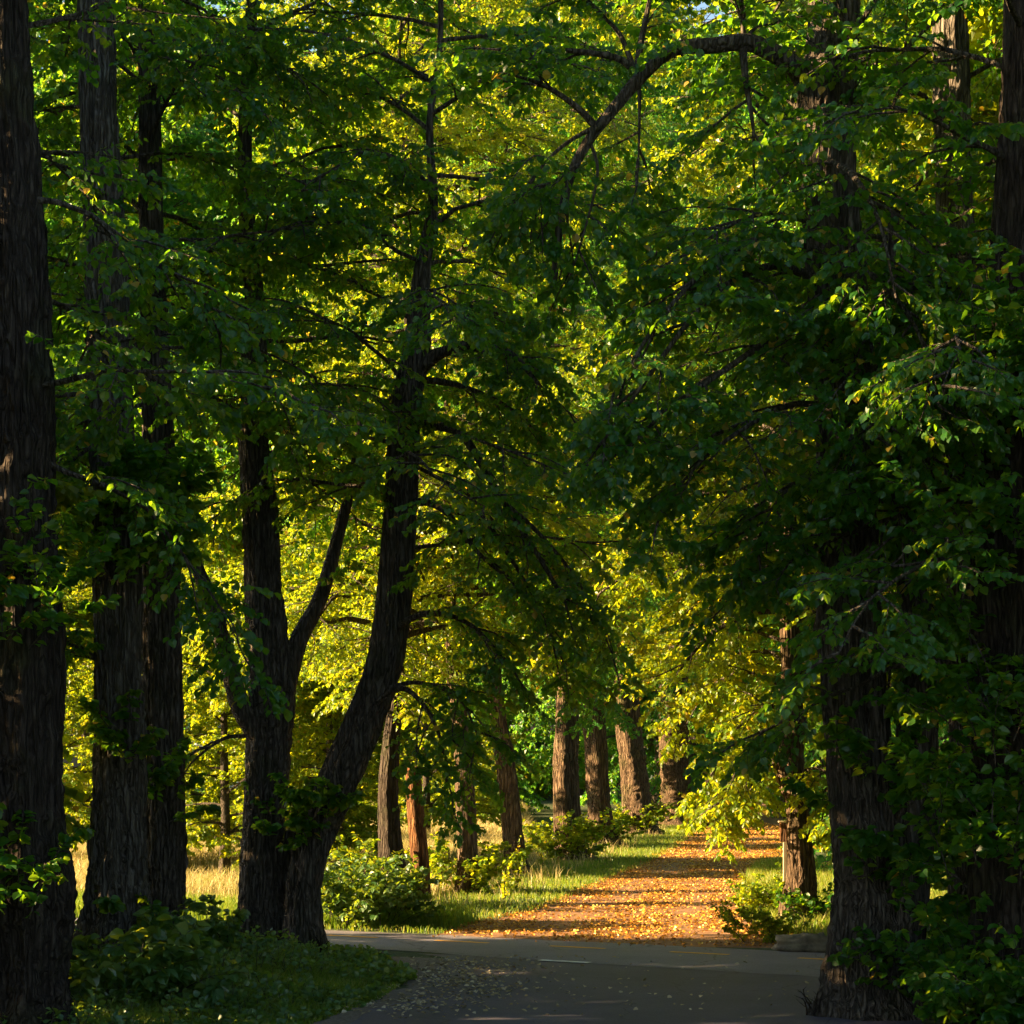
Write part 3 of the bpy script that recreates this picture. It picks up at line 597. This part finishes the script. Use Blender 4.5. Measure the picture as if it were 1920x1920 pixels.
# right side
arch=[([(1535,215,19.8),(1515,170,19.7),(1485,120,19.6),(1442,96,19.5),(1398,79,19.4),(1330,86,19.3),(1262,93,19.2),(1205,140,19.1),(1150,205,19),(1105,262,19),(1070,330,19),(1050,420,19),(1038,530,19)],40)]
tw=[([(1195,150,19.1),(1165,70,19.1),(1130,30,19.1),(1095,0,19.1)],12),([(1195,145,19.1),(1200,90,19.1),(1218,0,19.1),(1225,-60,19.1)],16),([(1200,145,19.1),(1160,110,19),(1080,96,18.9),(1000,93,18.8),(935,92,18.7)],15),
    ([(1120,240,19),(1080,200,18.9),(1020,160,18.8),(960,140,18.7)],15),([(1198,150,19.1),(1199,200,19.1),(1198,270,19.1),(1195,350,19.1)],8),([(1392,84,19.4),(1398,150,19.3),(1408,210,19.2),(1414,255,19.2)],16),
    ([(1395,82,19.4),(1392,45,19.4),(1378,0,19.4)],13),([(1395,75,19.4),(1420,50,19.4),(1450,45,19.4)],8),([(1130,230,19),(1060,270,18.9),(1010,320,18.8),(985,370,18.7)],9),
    ([(1065,340,19),(1055,330,19),(1020,360,18.9),(1000,420,18.9)],7),([(1105,260,19),(1120,330,19),(1085,470,18.9),(1060,540,18.9)],7)]
hang=[([(1530,470,19.6),(1450,440,19),(1330,500,18.4),(1230,610,18),(1150,740,17.8)],18),([(1530,520,19.6),(1440,500,19),(1330,560,18.2),(1220,700,17.8),(1130,830,17.6)],18),
      ([(1540,640,19.6),(1450,640,19),(1350,700,18.3),(1250,770,18),(1160,860,17.8)],16),([(1545,760,19.6),(1480,760,18.8),(1400,800,18.3),(1320,860,18),(1250,940,17.9)],14),
      ([(1550,300,19.6),(1600,330,18.6),(1650,420,18),(1680,560,17.6)],14),([(1560,500,19.6),(1640,520,18.6),(1720,620,18),(1760,760,17.6)],14),([(1560,820,19.6),(1620,850,18.6),(1680,950,18.2),(1700,1100,18)],12),
      ([(1545,880,19.6),(1500,900,19.2),(1450,950,19),(1420,1020,18.9)],8),([(1530,420,19.6),(1440,400,19.2),(1340,440,18.8),(1260,520,18.6)],10),
      ([(1560,600,19.4),(1620,610,18.6),(1640,700,18.2),(1640,820,18)],10),([(1800,560,20),(1760,600,19),(1740,720,18.5),(1750,860,18.2)],10)]
near_tree('lime_tree','broad double-stemmed furrowed trunk at the right roadside, arching bough overhead',
  [[(1640,1905,200),(1632,1800,170),(1640,1700,160),(1632,1600,140),(1612,1450,120),(1600,1300,112),(1594,1150,106),(1588,1000,100),(1580,800,96),(1570,600,92),(1556,400,92),(1545,200,92),(1545,100,72),(1550,0,64),(1555,-500,54),(1560,-1200,30)],
   [(1660,1760,110),(1690,1600,110),(1712,1450,86),(1722,1300,70),(1715,1150,56),(1702,1040,46),(1690,900,40),(1680,700,30),(1675,400,20)],[(1560,280,60),(1580,150,44),(1592,0,36),(1600,-300,26)]],19.8,(4.6,12.5),20,seed=251,Lr=2.7,
  limbs=arch+tw+hang,limb_thin=.4,dense=len(hang),az=(-1.0,2.3),sh=[(1640,1480,-.8,12,.5,.5,.09),(1700,1650,-.8,10,.5,.4,.09)])
near_tree('lime_tree','tall trunk right of the double-stemmed one, fluted bark catching light high up',
  [[(1838,1870,140),(1832,1750,104),(1830,1600,90),(1826,1400,84),(1822,1200,80),(1815,1000,76),(1806,800,72),(1798,600,70),(1790,400,68),(1784,200,66),(1780,0,62),(1775,-500,50),(1770,-1100,28)]],21.5,(4.2,13),26,seed=261,barkm='bark_grey',Lr=2.8,front=.3,
  sh=[(1860,1560,-.8,30,.8,.5,.09),(1830,1300,-.8,20,.7,.5,.09)])
near_tree('lime_tree','black trunk at the right edge half hidden by dark leaves',
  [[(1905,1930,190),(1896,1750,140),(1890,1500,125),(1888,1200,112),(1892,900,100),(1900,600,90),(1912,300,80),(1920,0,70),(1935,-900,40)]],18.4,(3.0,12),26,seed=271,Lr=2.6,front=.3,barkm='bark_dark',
  sh=[(1870,1600,-.8,34,.8,.5,.08),(1890,1350,-.9,26,.8,.5,.08),(1880,1050,-.9,26,.8,.5,.08),(1870,700,-.9,22,.8,.5,.08)])

# ------------------------------------------------------------------ shrubs
def shrub(name,label,c,n,h,sp,size,mat,seed,cat='shrub',fine=True,nl=12):
    t=empty(name,label,cat,c); shoots(t,(0,0,0),np.random.default_rng(seed),n,h,sp,size,mat,name='foliage',fine=fine,nl=nl); return t
shrub('shrub','dense dark leafy shrub on the far road edge at the foot of the grey-brown tree',G(680,1738),110,.7,.6,.07,M['shrub'],301)
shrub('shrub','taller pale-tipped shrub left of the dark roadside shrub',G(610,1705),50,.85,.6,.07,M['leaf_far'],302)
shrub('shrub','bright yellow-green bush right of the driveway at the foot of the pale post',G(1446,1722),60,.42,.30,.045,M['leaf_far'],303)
shrub('shrub','dark sapling shoots between double trunk and right edge',G(1800,1905)+np.array([.3,0,0]),70,1.0,.8,.08,M['leaf'],304)
shrub('shrub','leafy shoots low in the bottom right corner',G(1690,1925)+np.array([.9,-1.2,0]),80,.8,.7,.08,M['leaf'],305)
shrub('shrub','big-leaved sapling shoots in the bottom left corner',G(240,1890)+np.array([0,-.6,0]),36,.7,.55,.11,M['shrub'],306)
shrub('shrub','leafy shoots at the foot of the dark slimmer trunk',G(380,1800)+np.array([0,-.5,0]),30,.45,.45,.08,M['shrub'],307)
shrub('shrub','low green tuft right of the driveway mouth',G(1430,1768),40,.25,.45,.04,M['leaf_far'],308)
# tall weed spikes on the verge
for k,(px,py,lab) in enumerate(((965,1672,'taller sunlit weed spike on the verge below the slender leaning tree'),(950,1690,'shorter sunlit weed spike on the verge nearest the driveway edge'))):
    c=G(px,py); t=empty('weed_stalk',lab,'weed',c,'weed spikes on the verge'); b=Buf(); rg=np.random.default_rng(400+k)
    hh=.9-.3*k; st=grow_lines(rg,np.zeros((3,3))+rg.normal(0,.03,(3,3))*[1,1,0],np.array([[.12,0,1],[.02,0,1],[.25,.1,1.]]),np.array([hh,hh*.7,hh*.6]),6,-.0,.05)
    tubes(b,st,np.full((3,1),.006)*np.linspace(1,.4,6)[None,:],5,0); leaf_twigs(b,rg,st,26,.06,True,hang=-.2); b.build('stem',[M['bark'],M['leaf_far']],t)
# bare broken stems
for k,(px,py,lab) in enumerate(((1528,1905,'bare broken dark stems at the left foot of the big double trunk'),(600,1800,'bare broken dark stems on the bank tip right of the bent tree'))):
    c=G(px,py); b=Buf(); rg=np.random.default_rng(500+k)
    d0=np.stack([rg.normal(0,.35,7),rg.normal(0,.35,7),np.ones(7)],-1); st=grow_lines(rg,rg.normal(0,.05,(7,3))*[1,1,0],d0,.18+.22*rg.random(7),6,0.,.16)
    tubes(b,st,np.full((7,1),.012)*np.linspace(1,.35,6)[None,:],6,0); B2,_,_=children(rg,st,3,.4,.95,.8,.14,4,0.,.12); tubes(b,B2,np.full((21,1),.004)*np.linspace(1,.4,4)[None,:],4,0)
    o=b.build('dead_stems',[M['bark_dark']],smooth=True); o.location=c; tag(o,lab,'dead plant')
# flowering bush far off
t=shrub('flowering_shrub','small bush with mauve flowers beyond the avenue',P(1018,1500,99)*[1,1,0],60,2.6,1.2,.25,M['leaf_far'],310,fine=False)
b=Buf(); rg=np.random.default_rng(3); n=220; c=rg.normal(0,.25,(n,3))+np.array([0,-1.2,3.3]); leaves(b,c,rg.normal(0,1,(n,3)),rg.normal(0,1,(n,3)),.14,0,True,rg.random(n)); b.build('blossom',[M['petal']],t)

# ------------------------------------------------------------------ house beyond the meadow
base=np.array([-16.,96,0]); t=empty('house','small grey house glimpsed between the left trunks beyond the meadow','house',base)
b=Buf(); box(b,(0,0,1.6),(9,7,3.2)); b.build('wall',[M['wall']],t)
b=Buf(); V=np.array([[-4.9,-3.9,3.2],[4.9,-3.9,3.2],[4.9,3.9,3.2],[-4.9,3.9,3.2],[-4.9,0,5.2],[4.9,0,5.2],[-4.9,-3.9,3.05],[4.9,-3.9,3.05],[4.9,3.9,3.05],[-4.9,3.9,3.05]])
b.add(V,np.array([[0,1,5,4],[2,3,4,5],[6,7,1,0],[8,9,3,2],[6,9,8,7]])); b.add(V,np.array([[3,0,4],[1,2,5]])); b.build('roof',[M['roof']],t)
for x in (-2.6,.2,2.8):
    b=Buf(); box(b,(x,-3.52,1.9),(1.2,.08,1.2)); w=b.build('window',[M['trim']],t); b=Buf(); box(b,(x,-3.565,1.9),(1.0,.03,1.0)); b.build('pane',[M['glass']],w)

# ------------------------------------------------------------------ background woods
rg=np.random.default_rng(77)
bl=[]
bt_b=Buf(); bark_tube(bt_b,np.array([[0,0,-.1],[.1,0,4],[0,.1,9],[0,0,16],[0,0,24]]),[.5,.38,.32,.2,.08],seg=40,step=.2,flare=.4,seed=9)
bt_o=bt_b.build('trunk',[M['bark']]); BT=bt_o.data; bpy.data.objects.remove(bt_o)
def wood_tree(x,y,s,label,group,crown):
    t=empty('woodland_tree',label,'tree',(x,y,0),group); k=bpy.data.objects.new('trunk',BT); col.objects.link(k); k.parent=t; k.scale=(s,s,s)
    put_crown(crown,t,(0,0,0),rg.random()*6.28,s)
for x,y,s in [(-23.5,98,1.5),(-17.5,96,1.4),(-25,104,1.5),(-19,112,1.5),(-13,106,1.3),(-8,100,1.2),(-3,108,1.35),(3,102,1.3),(9,112,1.4),(14,100,1.3),(20,106,1.35),(26,100,1.2),(-30,96,1.1),(-5,122,1.6),(6,124,1.6),(-15,124,1.6),(17,124,1.6)]:
    wood_tree(x,y,s,'tall leafy tree in the wood closing off the view','background wood',CR_B[int(rg.random()*2)])
for x,y,s in [(-6,74,.95),(-2.5,82,1.0),(12,62,.9),(9.5,74,1.0),(15,76,1.0),(6,86,1.1),(10.5,50,.8),(9,40,.75)]:
    wood_tree(x,y,s,'sunlit leafy tree standing in the meadow behind the avenue','meadow trees',CR_B[int(rg.random()*2)])
for k,(x,y,s,lab) in enumerate([(-5.3,40.5,.46,'bright yellow-green young tree seen left of the forked trunk'),(-3.5,42.2,.46,'sunlit young tree between the forked trunk and the bent tree'),
   (-3.7,44.5,.36,'young tree behind the bent tree, left of the grey-brown one'),(-6.9,44,.5,'young tree in the gap between second trunk and forked tree'),(-5.6,52,.5,'young tree at the meadow edge behind the wooden post'),
   (-2.2,56,.5,'young tree left of the fourth avenue trunk'),(-1.2,64,.5,'young tree left of the gnarled fifth avenue trunk'),(-8.9,43,.46,'young tree seen in the narrow gap beside the leftmost trunk')]):
    t=empty('young_tree',lab,'tree',(x,y,0)); q=bpy.data.objects.new('trunk',BT); col.objects.link(q); q.parent=t; q.scale=(s*.5,s*.5,s*.5); put_crown(CR_L[0],t,(0,0,.2),k*1.3,s)
for k,(x,y,s) in enumerate([(-16.5,70,.75),(-13.2,68,.7),(-11.3,71,.6),(-7.2,69,.62),(-5.0,72,.7),(-2.9,70,.6),(-9.2,80,.35)]):
    t=empty('hedgerow_tree','low leafy tree in the row closing the back of the meadow','tree',(x,y,0),'low trees behind the meadow'); q=bpy.data.objects.new('trunk',BT); col.objects.link(q); q.parent=t; q.scale=(s*.5,s*.5,s*.5); put_crown(CR_L[0],t,(0,0,0),k*1.7,s)
# neighbouring trees left of the view whose shade covers the foreground
for x,y,s in [(-8.5,24.0,.95),(-9,21.8,.85),(-8.3,18.5,.66),(-8.6,13.6,1.),(-12.5,24,1.05),(-12.2,19.5,.78),(-12.6,13.5,1.1),(-13,10,1.1),(-8,9.5,1)]:
    t=empty('roadside_tree','leafy neighbouring tree just outside the left edge','tree',(x,y,0),'neighbouring trees left of the view')
    k=bpy.data.objects.new('trunk',BT); col.objects.link(k); k.parent=t; k.scale=(s*.6,)*3; put_crown(CR_L[0],t,(0,0,0),rg.random()*6.28,s)
for x,y,s in [(8,17,1),(8.2,23,1),(8,29,1),(9.5,11,1)]:
    t=empty('roadside_tree','leafy neighbouring tree just outside the right edge','tree',(x,y,0),'neighbouring trees right of the view')
    k=bpy.data.objects.new('trunk',BT); col.objects.link(k); k.parent=t; k.scale=(s*.6,)*3; put_crown(CR_L[0],t,(0,0,0),rg.random()*6.28,s)

# ------------------------------------------------------------------ light, sky, camera
SUN_EL=R(15.0); TR=R(-4.0)    # light travels to +x and a little toward the camera
w=bpy.data.worlds.new('World'); sc.world=w; w.use_nodes=True; nt=w.node_tree; nt.nodes.clear()
sky=nt.nodes.new('ShaderNodeTexSky'); sky.sky_type='NISHITA'; sky.sun_disc=False; sky.sun_elevation=SUN_EL
sun_dir=Vector((-math.cos(TR)*math.cos(SUN_EL), math.sin(TR)*math.cos(SUN_EL), math.sin(SUN_EL)))   # towards the sun
sky.sun_rotation=math.atan2(sun_dir.x, sun_dir.y)
bg=nt.nodes.new('ShaderNodeBackground'); bg.inputs['Strength'].default_value=.05
ow=nt.nodes.new('ShaderNodeOutputWorld'); nt.links.new(sky.outputs[0],bg.inputs[0]); nt.links.new(bg.outputs[0],ow.inputs[0])
sl=bpy.data.lights.new('sun','SUN'); sl.energy=5.0; sl.angle=R(.5); sl.color=(1.0,.68,.34)
so=bpy.data.objects.new('sun',sl); col.objects.link(so); so.rotation_euler=sun_dir.to_track_quat('Z','Y').to_euler()
cam=bpy.data.cameras.new('camera'); co=bpy.data.objects.new('camera',cam); col.objects.link(co); sc.camera=co
co.location=(0,0,H); co.rotation_euler=(R(90),0,0); cam.sensor_width=36; cam.lens=36*F/1920; cam.shift_y=(HY-960)/1920; cam.clip_end=4000; cam.clip_start=.1
sc.view_settings.view_transform='Standard'; sc.view_settings.look='None'; sc.view_settings.gamma=1; sc.view_settings.exposure=2.85
c=sc.cycles; c.max_bounces=8; c.diffuse_bounces=4; c.glossy_bounces=2; c.transmission_bounces=6; c.transparent_max_bounces=4
c.use_denoising=True; c.use_adaptive_sampling=True; c.adaptive_threshold=.02; c.caustics_reflective=False; c.caustics_refractive=False
c.sample_clamp_indirect=6
print('VERTS', sum(len(m_.vertices) for m_ in bpy.data.meshes))
